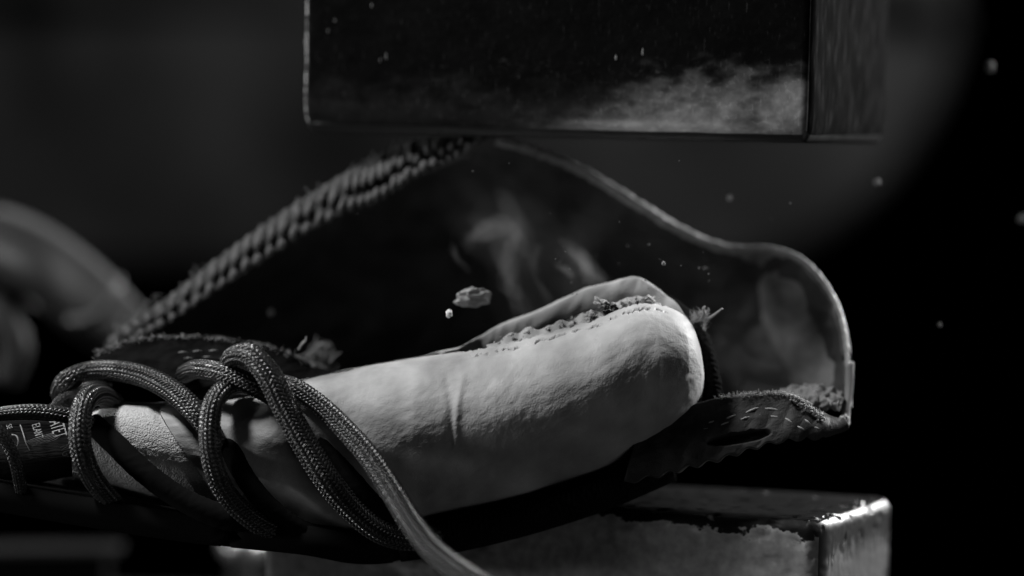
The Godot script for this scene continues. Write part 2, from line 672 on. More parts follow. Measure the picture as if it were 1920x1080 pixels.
# ------------------------------------------------------------------ the shoe
const UP_LINE := [[100, 800], [200, 760], [300, 755], [420, 750], [500, 738], [560, 716], [640, 697], [700, 684], [780, 671], [860, 658], [930, 645], [1000, 628], [1100, 600], [1180, 570], [1230, 568], [1284, 592], [1309, 640], [1322, 712]]
const LOW_LINE := [[100, 872], [200, 908], [300, 935], [420, 960], [500, 985], [560, 992], [640, 1005], [700, 1000], [780, 975], [860, 955], [930, 940], [1000, 920], [1100, 888], [1180, 855], [1230, 828], [1285, 785], [1312, 752], [1322, 712]]
const DEEP := [7, 10, 11, 12, 13, 14, 15, 16, 17, 17, 18, 18, 18, 17, 16, 13, 8.5, 0.3]
const MIDZ := [-14, -14, -14, -14, -14, -14, -14, -14, -14, -14, -14, -14, -14, -14, -14, -14, -14, -14]

# a point of the shoe's padded body; t runs heel to toe in 0..1, a = 0 at the top, PI at the bottom, positive towards the viewer
func body_point(t: float, a: float, lift := 0.0) -> Vector3:
	var u := spline(UP_LINE, t)
	var l := spline(LOW_LINE, t)
	var zc := lin(MIDZ, t)
	var up := P(u.x, u.y, zc)
	var lo := P(l.x, l.y, zc)
	var c := (up + lo) / 2
	var hv := (up - lo) / 2
	var ca := cos(a)
	var sa := sin(a)
	var w := lin(DEEP, t) * 0.001
	var e := 1.05
	var p := c + hv * (signf(ca) * pow(absf(ca), e)) + Vector3(0, 0, 1) * w * (signf(sa) * pow(absf(sa), e * 0.82) * (1.0 + (0.24 + 0.45 * exp(-pow((t * 17.0 - 4.6) / 1.1, 2.0))) * ca))
	if lift != 0.0:
		var out := (hv.normalized() * ca + Vector3(0, 0, 1) * sa)
		p += out * lift * 0.001
	return p

func shell(t0: Callable, t1: Callable, a0: Callable, a1: float, nu: int, nv: int, relief: Callable) -> ArrayMesh:
	var v := PackedVector3Array()
	var uv := PackedVector2Array()
	for i in nu:
		for j in nv:
			var w := float(j) / (nv - 1)
			var ag: float = lerpf(0.15, a1, w)
			var t := lerpf(t0.call(ag), t1.call(ag), float(i) / (nu - 1))
			var lo: float = a0.call(t)
			var a := lerpf(lo, a1, w)
			v.append(body_point(t, a, relief.call(t, a, w, float(i) / (nu - 1))))
			uv.append(Vector2(t * 8.0, a))
	return grid_mesh(nu, nv, v, false, false, uv, PackedColorArray(), false)

func build_shoe() -> void:
	shoe = thing("crushed_shoe", "torn pale shoe with dark cords lying on the anvil under the hammer", "shoe", Vector3.ZERO)
	var pale := mat(0.60, 0.62, 0.4)
	pale.albedo_texture = noise_tex(0.006, 6, 512, 14, 0.60, 1.0)
	pale.uv1_triplanar = true
	pale.uv1_scale = Vector3.ONE * 18.0
	pale.heightmap_enabled = true
	pale.heightmap_texture = noise_tex(0.22, 3, 512, 2)
	pale.heightmap_scale = 0.008
	var suede := mat(0.52, 0.95, 0.2)
	suede.rim_enabled = true
	suede.rim = 0.2
	suede.heightmap_enabled = true
	suede.heightmap_texture = noise_tex(0.12, 3, 512, 9)
	suede.heightmap_scale = 0.05
	suede.uv1_triplanar = true
	suede.uv1_scale = Vector3.ONE * 30.0
	var black := mat(0.022, 0.6, 0.35)
	var rubber := mat(0.009, 0.85, 0.12)
	var lining := mat(0.05, 0.9, 0.2)
	lining.heightmap_enabled = true
	lining.heightmap_texture = suede.heightmap_texture
	lining.heightmap_scale = 0.04
	lining.uv1_triplanar = true
	lining.uv1_scale = Vector3.ONE * 30.0
	var dark_leather := mat(0.055, 0.55, 0.45)
	dark_leather.albedo_texture = noise_tex(0.01, 5, 512, 44, 0.6, 1.0)
	dark_leather.heightmap_enabled = true
	dark_leather.heightmap_texture = pale.heightmap_texture
	dark_leather.heightmap_scale = 0.012
	dark_leather.uv1_triplanar = true
	dark_leather.uv1_scale = Vector3.ONE * 22.0
	var fray := mat(0.30, 0.8, 0.3)
	var fray_dark := mat(0.13, 0.7, 0.4)

	# --- padded pale body: front, with a ragged lip where the top is torn open
	var seam := func(a: float) -> float: return (2.0 + 0.95 * smoothstep(0.1, 2.9, a)) / 17.0
	var lip := func(t: float) -> float:
		var open := smoothstep(8.6, 9.6, t * 17.0) * (1.0 - smoothstep(14.2, 15.0, t * 17.0))
		var rag := noise.get_noise_2d(t * 60.0, 3.0) * 0.10 + noise.get_noise_2d(t * 190.0, 8.0) * 0.05
		return 0.06 + open * (0.06 + rag) if open > 0.0 else 0.0
	var relief := func(t: float, a: float, _w: float, _s: float) -> float:
		var x := t * 17.0
		var r := noise.get_noise_2d(x * 0.9, a * 2.2) * 0.24
		# fine wrinkles along the crest of the side
		var calm := 0.35 + 0.65 * smoothstep(4.5, 6.5, x)
		var band := calm * exp(-pow((a - 1.45) / 0.5, 2.0))
		r += noise.get_noise_2d(x * 4.0 + 30.0, a * 26.0) * 0.065 * band
		r += noise.get_noise_2d(x * 14.0 + 60.0, a * 40.0 + x * 3.0) * 0.03 * (0.3 + band)
		# the vertical crease
		var vx := 8.98
		var fork := 0.34 * (1.0 - smoothstep(0.55, 1.35, a)) + 0.03 * noise.get_noise_2d(a * 5.0, 4.0)
		var ce := smoothstep(0.45, 0.9, a) * (1.0 - smoothstep(1.5, 1.8, a))
		r += 0.6 * ce * (-0.5 * exp(-pow((x - vx + fork * 0.4 + 0.10) / 0.10, 2.0)) + 0.6 * exp(-pow((x - vx - fork * 0.5) / (0.08 + fork * 0.2), 2.0)))
		# a long shallow crack just under the lip
		var ca := 0.33 + 0.07 * noise.get_noise_2d(x * 3.0, 77.0)
		var cr := smoothstep(9.2, 9.7, x) * (1.0 - smoothstep(14.0, 14.4, x)) * smoothstep(-0.25, 0.0, noise.get_noise_2d(x * 1.6, 51.0))
		r -= 1.1 * cr * exp(-pow((a - ca) / 0.022, 2.0))
		# rounded edge where the toe panel starts
		r -= 0.9 * exp(-pow(maxf(0.0, x - 2.0 - 0.95 * smoothstep(0.1, 2.9, a)) / 0.16, 2.0))
		return r
	var one := func(_a: float) -> float: return 1.0
	obj("toe_panel", shell(seam, one, lip, PI, 620, 200, relief), pale, shoe)
	var zero := func(_a: float) -> float: return 0.0
	var nolip := func(_t: float) -> float: return 0.0
	var rough := func(t: float, a: float, _w: float, s: float) -> float:
		return -0.5 + noise.get_noise_2d(t * 60.0, a * 6.0) * 0.12 + noise.get_noise_2d(t * 300.0, a * 30.0) * 0.10 - 1.0 * smoothstep(0.9, 1.0, s)
	obj("suede_panel", shell(zero, seam, nolip, PI, 130, 110, rough), suede, shoe)

	# --- far half of the body, its torn edge standing up as a soft fold
	var rise := func(t: float) -> float:
		return lin([0, 0, 0, 0, 0, 0, 0, 0, 0, 4, 32, 44, 60, 50, 30, 0, 0, 0], t)
	var v := PackedVector3Array()
	var lv := PackedVector3Array()
	var nu := 200
	var nb := 46
	for i in nu:
		var t := float(i) / (nu - 1)
		var r: float = rise.call(t)
		var lift := r * mm_px(-25)
		var ridge := Vector3.ZERO
		for j in nb:
			var a := lerpf(-PI, lerpf(lip.call(t) - 0.02, -0.28, minf(1.0, r / 20.0)), float(j) / (nb - 1))
			var p := body_point(t, a)
			p.y += lift * pow(smoothstep(-2.2, -0.28, a), 1.6)
			p.y += noise.get_noise_2d(t * 14.0, a * 1.3) * 0.0005
			v.append(p)
			ridge = p
		var fall := minf(1.0, r / 20.0)
		for j in range(1, 13):
			var a := j / 12.0
			# over the fold and down its near side
			v.append(ridge + fall * Vector3(0, 0.0009 * sin(minf(a * 4.0, PI)) - 0.0050 * a * a, 0.0022 * sin(a * PI * 0.7) + noise.get_noise_2d(t * 22.0, a) * 0.0004))
		var inner := v[v.size() - 1]
		var lip_p := body_point(t, lip.call(t))
		for j in 15:
			var a := j / 14.0
			var q := inner.lerp(lip_p, a)
			q.y -= sin(a * PI) * (0.0002 + 0.0065 * fall) + 0.0003
			q.y += noise.get_noise_2d(t * 60.0, a * 4.0) * 0.0006 * fall
			lv.append(q)
	obj("far_panel", grid_mesh(nu, nb + 12, v, false, false, PackedVector2Array(), PackedColorArray(), false), pale, shoe)
	obj("torn_lining", grid_mesh(nu, 15, lv, false, false, PackedVector2Array(), PackedColorArray(), false), lining, shoe)

	# ragged scraps along the torn lip
	var jag := []
	for k in 75:
		var x := 915.0 + k * 4.4
		var base := spline(UP_LINE, (x - 930.0) / 70.0 / 17.0 + 10.0 / 17.0 if x < 1000.0 else ((x - 1000.0) / 100.0 + 11.0) / 17.0 if x < 1100.0 else ((x - 1100.0) / 80.0 + 12.0) / 17.0 if x < 1180.0 else ((x - 1180.0) / 50.0 + 13.0) / 17.0)
		var env := smoothstep(915.0, 960.0, x) * (1.0 - smoothstep(1090.0, 1125.0, x)) + 0.7 * smoothstep(1110.0, 1130.0, x) * (1.0 - smoothstep(1215.0, 1238.0, x))
		var hgt := env * (8.0 + 16.0 * noise.get_noise_1d(x * 0.006) + 12.0 * noise.get_noise_1d(x * 0.02 + 40.0)) 
		jag.append([base.x, base.y, hgt])
	var jt := []
	var jb := []
	for q in jag:
		jt.append([q[0] - 3.0, q[1] - maxf(q[2], 1.0), -13.6 + noise.get_noise_1d(q[0] * 0.012 + 9.0) * 1.0, 0])
		jb.append([q[0], q[1] + 9.0, -12.0, 0])
	obj("torn_edge", sheet(jt, jb, 300, 14, 0.45), pale, shoe)
	var bits := []
	for k in 44:
		var x := rng.randf_range(925.0, 1240.0)
		var q := spline([[925, 646, 0, 0], [1000, 627, 0, 0], [1100, 598, 0, 0], [1180, 571, 0, 0], [1240, 566, 0, 0]], (x - 925.0) / 315.0)
		var size := rng.randf_range(0.8, 2.6) if k % 5 else rng.randf_range(2.5, 5.5)
		var m := lump(Vector3(size * rng.randf_range(1.0, 2.0), size, size) * mm_px(-14), 0.8, k, 6)
		var st := SurfaceTool.new()
		st.append_from(m, 0, Transform3D(Basis.from_euler(Vector3(0, 0, rng.randf_range(-1.5, 1.5))), P(q.x, q.y + rng.randf_range(-12, 9), -12.3 + rng.randf_range(-1.2, 0.6))))
		bits.append(st.commit())
	obj("torn_crumbs", joined(bits), pale, shoe).set_meta("kind", "stuff")
	obj("torn_crack", strand([[930, 652, -11.4, 1.5], [985, 641, -11.2, 3], [1040, 626, -11.0, 2.2], [1090, 610, -10.8, 3.5], [1130, 598, -10.6, 2], [1175, 588, -10.5, 4], [1210, 584, -10.6, 1.5]], 6, 0.4, func(sl, an): return 1.0 + 0.9 * fine.get_noise_2d(sl * 12000.0, an)), lining, shoe)
	for q in [[1128, 570, 24, 14], [1178, 571, 22, 11], [1205, 563, 16, 8], [1108, 590, 14, 10], [1150, 572, 9, 7]]:
		var o := obj("torn_scrap", lump(Vector3(q[2], q[3], q[3]) * 0.5 * mm_px(-15), 0.9, int(q[0]), 16), pale, shoe)
		o.position = P(q[0], q[1], -12.5)
		o.rotation.z = rng.randf_range(-0.4, 0.4)
	for q in [[1152, 585, 30, 18], [1186, 579, 14, 12], [1137, 583, 9, 10], [1200, 574, 8, 6]]:  # black lumps stand in for dark holes in the tear
		var o := obj("dark_hole_lump", lump(Vector3(q[2], q[3], q[3] * 0.4) * 0.5 * mm_px(-15), 0.7, int(q[0]), 16), rubber, shoe)
		o.position = P(q[0], q[1], -10.6)
	var tf := obj("torn_fibre", fringe([[1090, 600, -12, 8], [1130, 588, -11, 12], [1180, 574, -11, 12], [1235, 570, -12, 6]], 110, 12, 1.1, Vector2(0, -1), 1.6), fray, shoe)
	tf.set_meta("kind", "stuff")

	# --- dark welt cord round the toe and outsole under it
	var ribs := func(s: float, a: float) -> float: return 1.0 + 0.04 * sin(s / 0.0013 * TAU + a * 2.0) + 0.16 * fine.get_noise_2d(s * 20000.0, a * 12.0) + 0.08 * fine.get_noise_2d(s * 60000.0, a * 30.0)
	obj("welt", strand([[1215, 548, -28, 10], [1255, 562, -25, 14], [1292, 592, -20, 18], [1316, 630, -17, 26], [1331, 690, -14, 32], [1336, 748, -12, 38], [1316, 800, -10, 42], [1262, 856, -9, 44], [1158, 910, -8, 46], [1046, 948, -8, 48], [926, 978, -8, 48], [806, 1000, -8, 46], [700, 1030, -8, 40], [600, 1030, -8, 34]], 40, 0.22, ribs), rubber, shoe)
	var wf := obj("frayed_end", fringe([[1296, 600, -17, 16], [1310, 594, -15, 18], [1324, 594, -15, 18], [1320, 615, -14, 26]], 190, 13, 1.1, Vector2(0.2, -1), 1.1), fray, shoe)
	wf.set_meta("kind", "stuff")
	obj("loose_thread", strand([[1314, 600, -15, 6], [1320, 588, -14, 6], [1319, 578, -13, 5], [1324, 574, -13, 3]], 8, 0.2, ribs), fray, shoe)
	obj("loose_thread", strand([[1322, 602, -15, 6], [1334, 594, -13, 5.5], [1345, 586, -12, 4.5], [1355, 578, -11, 3]], 8, 0.2, ribs), fray, shoe)
	var sole_top := [[-160, 850, -30, 0], [300, 945, -30, 0], [560, 1000, -30, 0], [700, 1004, -34, 0], [900, 950, -38, 0], [1100, 890, -40, 0], [1250, 830, -38, 0]]
	var sole_bot := [[-160, 910, 0, 4], [300, 985, 0, 4], [560, 1012, 0, 4], [700, 1032, -4, 2], [900, 1002, -6, 2], [1100, 945, -8, 2], [1260, 880, -10, 2]]
	obj("outsole", sheet(sole_top, sole_bot, 80, 20, 7.0), rubber, shoe)

	# --- far wall of the shoe: a dark arched sheet, its rim bound, with a ribbed collar on the left
	var rim := [[205, 640, -40, -6], [300, 578, -42, -10], [400, 505, -44, -16], [500, 440, -46, -20], [600, 378, -47, -22], [700, 316, -48, -24], [780, 274, -48, -25], [850, 259, -48, -26], [930, 262, -48, -26], [1010, 285, -48, -26], [1100, 325, -48, -25], [1200, 386, -48, -22], [1300, 444, -48, -18], [1370, 468, -46, -14], [1440, 466, -42, -10], [1495, 482, -38, -7], [1540, 522, -33, -5], [1572, 580, -28, -3], [1587, 650, -24, -2], [1590, 720, -21, -1]]
	var low := [[215, 690, -36, -6], [300, 720, -44, -10], [400, 760, -52, -16], [500, 780, -56, -20], [600, 790, -58, -22], [700, 800, -60, -24], [780, 810, -60, -25], [850, 815, -60, -26], [930, 820, -60, -26], [1010, 820, -60, -26], [1100, 815, -60, -25], [1200, 810, -58, -22], [1300, 800, -56, -18], [1380, 790, -54, -14], [1440, 780, -50, -10], [1490, 770, -44, -7], [1530, 765, -38, -5], [1560, 765, -31, -3], [1580, 765, -25, -2], [1590, 765, -21, -1]]
	obj("far_wall", sheet(rim, low, 150, 60, 2.2, func(x, y): return noise.get_noise_2d(x * 0.012, y * 0.012) * 1.1), dark_leather, shoe)
	var bind := []
	for k in range(8, 20):
		var q: Array = rim[k]
		bind.append([q[0], q[1], q[2] + 0.5, 20.0 if k < 14 else 13.0 - (k - 14)])
	obj("rim_binding", strand(bind, 16, 0.5, func(sl, an): return 0.95 + 0.35 * fine.get_noise_2d(sl * 4000.0, an * 3.0) + 0.2 * fine.get_noise_2d(sl * 14000.0, an * 6.0)), mat(0.25, 0.55, 0.5), shoe)
	# the far end of the wall bellies out towards the right
	var lobe_m := mat(0.30, 0.75, 0.3)
	lobe_m.albedo_texture = noise_tex(0.012, 5, 256, 71, 0.45, 1.0)
	lobe_m.uv1_triplanar = true
	lobe_m.uv1_scale = Vector3.ONE * 25.0
	var lobe_l := [[1368, 470, -47, 3], [1385, 505, -58, 6], [1405, 570, -62, 9], [1435, 640, -60, 10], [1465, 700, -56, 9], [1480, 752, -52, 7]]
	var lobe_r := [[1440, 468, -41, 0], [1500, 486, -39, 0], [1548, 530, -36, 0], [1578, 600, -33, 0], [1589, 670, -29, 0], [1590, 752, -25, 0]]
	obj("wall_lobe", sheet(lobe_l, lobe_r, 70, 40, 1.8, func(x, y): return noise.get_noise_2d(x * 0.02, y * 0.012) * 0.5), lobe_m, shoe)
	# collar ribs
	var hi := [[215, 622, -40], [300, 568, -40], [400, 492, -41], [480, 433, -42], [570, 372, -43], [660, 317, -43], [720, 284, -43], [770, 266, -43], [830, 258, -43], [890, 260, -43]]
	var lw := [[255, 640, -36], [320, 606, -36], [405, 548, -36], [490, 492, -37], [575, 438, -38], [655, 398, -38], [715, 376, -38], [770, 338, -38], [830, 310, -39], [890, 288, -40]]
	var web := mat(0.075, 0.75, 0.4)
	web.heightmap_enabled = true
	web.heightmap_texture = suede.heightmap_texture
	web.heightmap_scale = 0.02
	web.uv1_triplanar = true
	web.uv1_scale = Vector3.ONE * 40.0
	obj("collar_band", sheet(hi, lw, 90, 10, 1.4), mat(0.02, 0.8), shoe)
	var nr := 34
	for k in nr:
		var t := (k + 0.35) / nr
		var q0 := spline(hi, clampf(t + 0.012, 0, 1))
		var q1 := spline(lw, clampf(t - 0.012, 0, 1))
		var wob := rng.randf_range(-3, 3)
		var cut := rng.randf_range(0.42, 0.70)
		var m0 := q0.lerp(q1, cut)
		var w := rng.randf_range(14, 21)
		obj("collar_rib", strand([[q0.x, q0.y, q0.z, w * 0.6], [lerpf(q0.x, m0.x, 0.35) + wob, lerpf(q0.y, m0.y, 0.35), q0.z + 1.2, w], [lerpf(q0.x, m0.x, 0.75) - wob, lerpf(q0.y, m0.y, 0.75), m0.z + 1.4, w], [m0.x, m0.y, m0.z + 0.4, w * 0.45]], 10, 0.35), web, shoe)
		var m1 := q0.lerp(q1, cut + 0.1)
		obj("collar_rib", strand([[m1.x, m1.y, m1.z + 0.3, w * 0.4], [lerpf(m1.x, q1.x, 0.5) + wob * 0.6, lerpf(m1.y, q1.y, 0.5), q1.z + 1.4, w * 0.95], [q1.x, q1.y, q1.z, w * 0.5]], 10, 0.35), web, shoe)
	obj("collar_loop", strand([[800, 322, -38, 8], [840, 304, -38, 12], [880, 282, -38, 13], [905, 262, -40, 14], [930, 256, -42, 12]], 10, 0.4), web, shoe)
	obj("loose_fibres", fringe([[250, 600, -39, 30], [400, 510, -39, 50], [570, 395, -40, 50], [720, 310, -40, 60], [850, 260, -41, 20]], 200, 20, 2.0, Vector2(-0.4, -1), 1.6), fray_dark, shoe).set_meta("kind", "stuff")
	var cf := obj("collar_fuzz", fringe([[205, 635, -38, 22], [250, 612, -38, 30], [300, 590, -37, 30], [350, 560, -37, 20]], 160, 18, 2.0, Vector2(-0.5, -1), 1.5), fray_dark, shoe)
	cf.set_meta("kind", "stuff")

	var tongue_leather: StandardMaterial3D = dark_leather.duplicate()
	tongue_leather.albedo_color = grey(0.012)
	tongue_leather.metallic_specular = 0.15
	tongue_leather.roughness = 0.9
	# --- tongue: a cut flap with a frayed edge
	var ton := obj("tongue", sheet([[178, 668, -22, 0], [240, 642, -22, 0], [330, 632, -22, 0], [430, 638, -22, 0], [520, 656, -24, 0], [590, 690, -28, 0], [625, 705, -30, 0]], [[185, 705, -19, 2], [250, 720, -17, 2], [340, 728, -16, 2], [430, 735, -15, 2], [510, 742, -16, 2], [570, 735, -20, 2], [615, 725, -24, 2]], 110, 30, 2.4, func(x, y): return noise.get_noise_2d(x * 0.02, y * 0.05) * 0.5), tongue_leather, shoe)
	var tfr := obj("frayed_edge", fringe([[178, 666, -21, 14], [240, 642, -20.5, 13], [330, 633, -20.5, 8], [430, 639, -20.5, 8], [520, 658, -22.5, 12], [590, 690, -27, 18]], 480, 10, 1.3, Vector2(0.1, -1), 1.8), fray, ton)
	tfr.set_meta("kind", "stuff")
	for q in [[335, 660], [362, 658], [392, 657], [420, 660], [345, 671], [380, 669], [412, 671]]:
		obj("stitch", strand([[q[0], q[1] + 1, -16.6, 2.5], [q[0] + 9, q[1], -16, 4], [q[0] + 18, q[1] + 1, -16.6, 2.5]], 6, 0.3), fray_dark, ton)
	obj("frayed_tuft", fringe([[585, 680, -36, 30], [605, 665, -38, 40], [618, 690, -36, 30]], 90, 34, 5.0, Vector2(0.2, -1), 2.2), fray_dark, shoe).set_meta("kind", "stuff")
	obj("loose_thread", strand([[560, 655, -20, 5], [566, 645, -18, 5], [573, 638, -17, 4], [574, 630, -17, 2]], 6, 0.2), fray, shoe)

	var tab_leather: StandardMaterial3D = dark_leather.duplicate()
	tab_leather.albedo_color = grey(0.048)
	tab_leather.roughness = 0.7
	# --- torn stitched tab sticking out under the toe
	var slot := func(x: float, y: float) -> float:
		var cx := (x - 1388.0) / 58.0
		var cy := (y - (822.0 - (x - 1388.0) * 0.16)) / 10.0
		var inside := 1.0 - smoothstep(0.75, 1.05, pow(absf(cx), 2.6) + cy * cy)
		return -2.4 * inside + noise.get_noise_2d(x * 0.02, y * 0.03) * 0.25 + noise.get_noise_2d(x * 0.1, y * 0.15) * 0.06
	var tab_top := [[1200, 790, -9, 0], [1270, 768, -9, 0], [1340, 748, -9, 0], [1400, 742, -8, 0], [1460, 738, -8, 0], [1500, 752, -8, 0], [1540, 776, -8, 0], [1570, 790, -8, 0], [1587, 792, -8, 0]]
	var tab_bot := []
	for k in 27:
		var t := k / 26.0
		var q := spline([[1170, 905, -5, 1], [1240, 890, -5, 1], [1300, 875, -4, 1], [1360, 858, -4, 1], [1420, 838, -4, 1], [1480, 822, -4, 2], [1530, 816, -5, 2], [1565, 808, -6, 1], [1586, 796, -7, 1]], t)
		tab_bot.append([q.x, q.y + (5.0 if k % 2 else -3.0) * (1.0 - smoothstep(0.7, 0.85, t)), q.z, q.w])
	var tab := obj("stitched_tab", sheet(tab_top, tab_bot, 220, 70, 3.0, slot), tab_leather, shoe)
	var thread := mat(0.34, 0.6, 0.4)
	for q in [[1322, 797, 1342, 789, 4], [1360, 786, 1381, 778, 4], [1398, 774, 1424, 764, 4.5], [1434, 766, 1458, 769, 4.5], [1350, 798, 1368, 791, 3.5], [1386, 788, 1408, 781, 3.5], [1420, 779, 1430, 778, 1], [1441, 780, 1464, 784, 3.5], [1470, 783, 1490, 796, 4], [1493, 798, 1512, 810, 4], [1505, 784, 1522, 798, 3.5], [1524, 800, 1540, 807, 3.5], [1316, 806, 1330, 803, 1]]:
		var zm := on_sheet(tab_top, tab_bot, (q[0] + q[2]) / 2.0, (q[1] + q[3]) / 2.0) + 1.55
		var za := on_sheet(tab_top, tab_bot, q[0], q[1]) + 1.3
		var zb := on_sheet(tab_top, tab_bot, q[2], q[3]) + 1.3
		obj("stitch", strand([[q[0], q[1], za, q[4] * 0.7], [(q[0] + q[2]) / 2.0, (q[1] + q[3]) / 2.0 - 1, zm, q[4]], [q[2], q[3], zb, q[4] * 0.7]], 6, 0.3), thread, tab)
	obj("frayed_edge", fringe([[1340, 746, -8, 8], [1400, 741, -7, 8], [1460, 737, -7, 8], [1500, 752, -6, 14], [1545, 782, -6, 12]], 420, 8, 1.5, Vector2(0, -1), 1.8), fray, tab).set_meta("kind", "stuff")
	var crumbs := []
	for k in 320:
		var u := rng.randf()
		var q := spline([[1478, 742, -6, 6], [1510, 760, -5, 12], [1545, 788, -5, 10]], u)
		var m := lump(Vector3.ONE * rng.randf_range(1.0, 2.6) * mm_px(0), 0.4, k, 4)
		var st := SurfaceTool.new()
		st.append_from(m, 0, Transform3D(Basis(), P(q.x + rng.randf_range(-4, 4), q.y + rng.randf_range(-q.w, q.w) * 0.6, q.z + rng.randf_range(-1, 1.5))))
		crumbs.append(st.commit())
	obj("leather_crumbs", joined(crumbs), fray, tab).set_meta("kind", "stuff")
	# folded rag of lining at the tab's end and the upright sliver beside it
	obj("folded_lining", sheet([[1440, 748, -24, 0], [1475, 728, -22, 0], [1520, 722, -20, 0], [1565, 732, -19, 0], [1580, 745, -18, 0]], [[1470, 762, -18, 3], [1500, 764, -16, 4], [1530, 768, -15, 4], [1560, 766, -15, 3], [1576, 762, -15, 2]], 60, 24, 1.2, func(x, y): return noise.get_noise_2d(x * 0.06, y * 0.1) * 1.4), mat(0.16, 0.8), shoe)
	obj("wall_edge", sheet([[1586, 690, -20, 0], [1586, 730, -19, 0], [1583, 765, -17, 0], [1582, 795, -15, 0]], [[1599, 678, -20, 1], [1598, 730, -18, 1], [1592, 765, -16, 1], [1590, 800, -14, 1]], 40, 8, 1.6), mat(0.14, 0.7), shoe)
	obj("frayed_tip", lump(Vector3(8, 12, 8) * mm_px(0), 0.5, 4), fray, shoe).position = P(1583, 790, -13)

	build_label()
	build_laces()

func build_label() -> void:
	var cloth := mat(0.014, 0.8, 0.15)
	cloth.heightmap_enabled = true
	cloth.heightmap_texture = noise_tex(0.03, 3, 256, 61)
	cloth.heightmap_scale = 0.02
	cloth.uv1_triplanar = true
	cloth.uv1_scale = Vector3(30, 200, 30)
	var lab := obj("woven_label", sheet([[-80, 796, -7, 0], [0, 790, -6, 0], [60, 788, -6, 0], [130, 794, -7, 0]], [[-80, 905, -9, 6], [0, 908, -8, 6], [60, 906, -8, 6], [136, 892, -9, 6]], 60, 30, 0.8), cloth, shoe)
	var ink := mat(0.24, 0.6)
	var put := func(x: float, y: float) -> Vector3:
		var w := clampf((y - 790.0) / 115.0, 0.0, 1.0)
		return P(x, y, -6.5 - 2.0 * w + 6.0 * sin(PI * w) + 0.52)
	var font := SystemFont.new()
	font.font_names = PackedStringArray(["Droid Sans"])
	for q in [["ATET", 84, 793, 25.0, 0.44, 0.05], ["NG", 106, 838, 18.0, 0.6, 0.05], ["ELANT", 55, 797, 14.0, 0.52, 0.05], ["SE", 8, 798, 10.0, 0.6, 0.05]]:
		var tm := TextMesh.new()
		tm.text = q[0]
		tm.font = font
		tm.font_size = 32
		tm.pixel_size = 1.0 / 23.0
		tm.depth = 0.01
		tm.horizontal_alignment = HORIZONTAL_ALIGNMENT_LEFT
		tm.vertical_alignment = VERTICAL_ALIGNMENT_BOTTOM
		var arr := tm.surface_get_arrays(0) if tm.get_surface_count() else []
		if arr.is_empty():
			continue
		var vv: PackedVector3Array = arr[Mesh.ARRAY_VERTEX]
		var out := PackedVector3Array()
		var dn := Vector2(0.27, 0.96)
		var up := Vector2(0.96, -0.27)
		for p in vv:
			var s: Vector2 = Vector2(q[1], q[2]) + dn * (p.x * q[3] * q[4]) + up * (p.y * q[3])
			out.append(put.call(s.x, s.y) + Vector3(0, 0, p.z * 0.001))
		var id: PackedInt32Array = arr[Mesh.ARRAY_INDEX] if arr[Mesh.ARRAY_INDEX] != null else PackedInt32Array(range(out.size()))
		obj("lettering", shaped(out, id, PackedVector2Array(), PackedColorArray(), false), ink, lab)
	var line := func(pts: Array, w: float) -> void:
		var pp := PackedVector3Array()
		var rad := PackedFloat32Array()
		for i in 13:
			var s := spline(pts, i / 12.0)
			pp.append(put.call(s.x, s.y) - Vector3(0, 0, w * 0.3 * mm_px(0)))
			rad.append(w * 0.5 * mm_px(0))
		obj("printed_line", tube(pp, rad, 6), ink, lab)
	line.call([[38, 797], [44, 815], [49, 831], [56, 844]], 2.6)
	line.call([[22, 815], [30, 817], [34, 824], [34, 832], [30, 842]], 3.0)
	for k in 6:
		line.call([[48 + k * 2.5, 828 + k * 1.6], [72 + k * 5, 820 + k * 1.4], [98 + k * 3, 812 + k * 1.2]], 0.9)

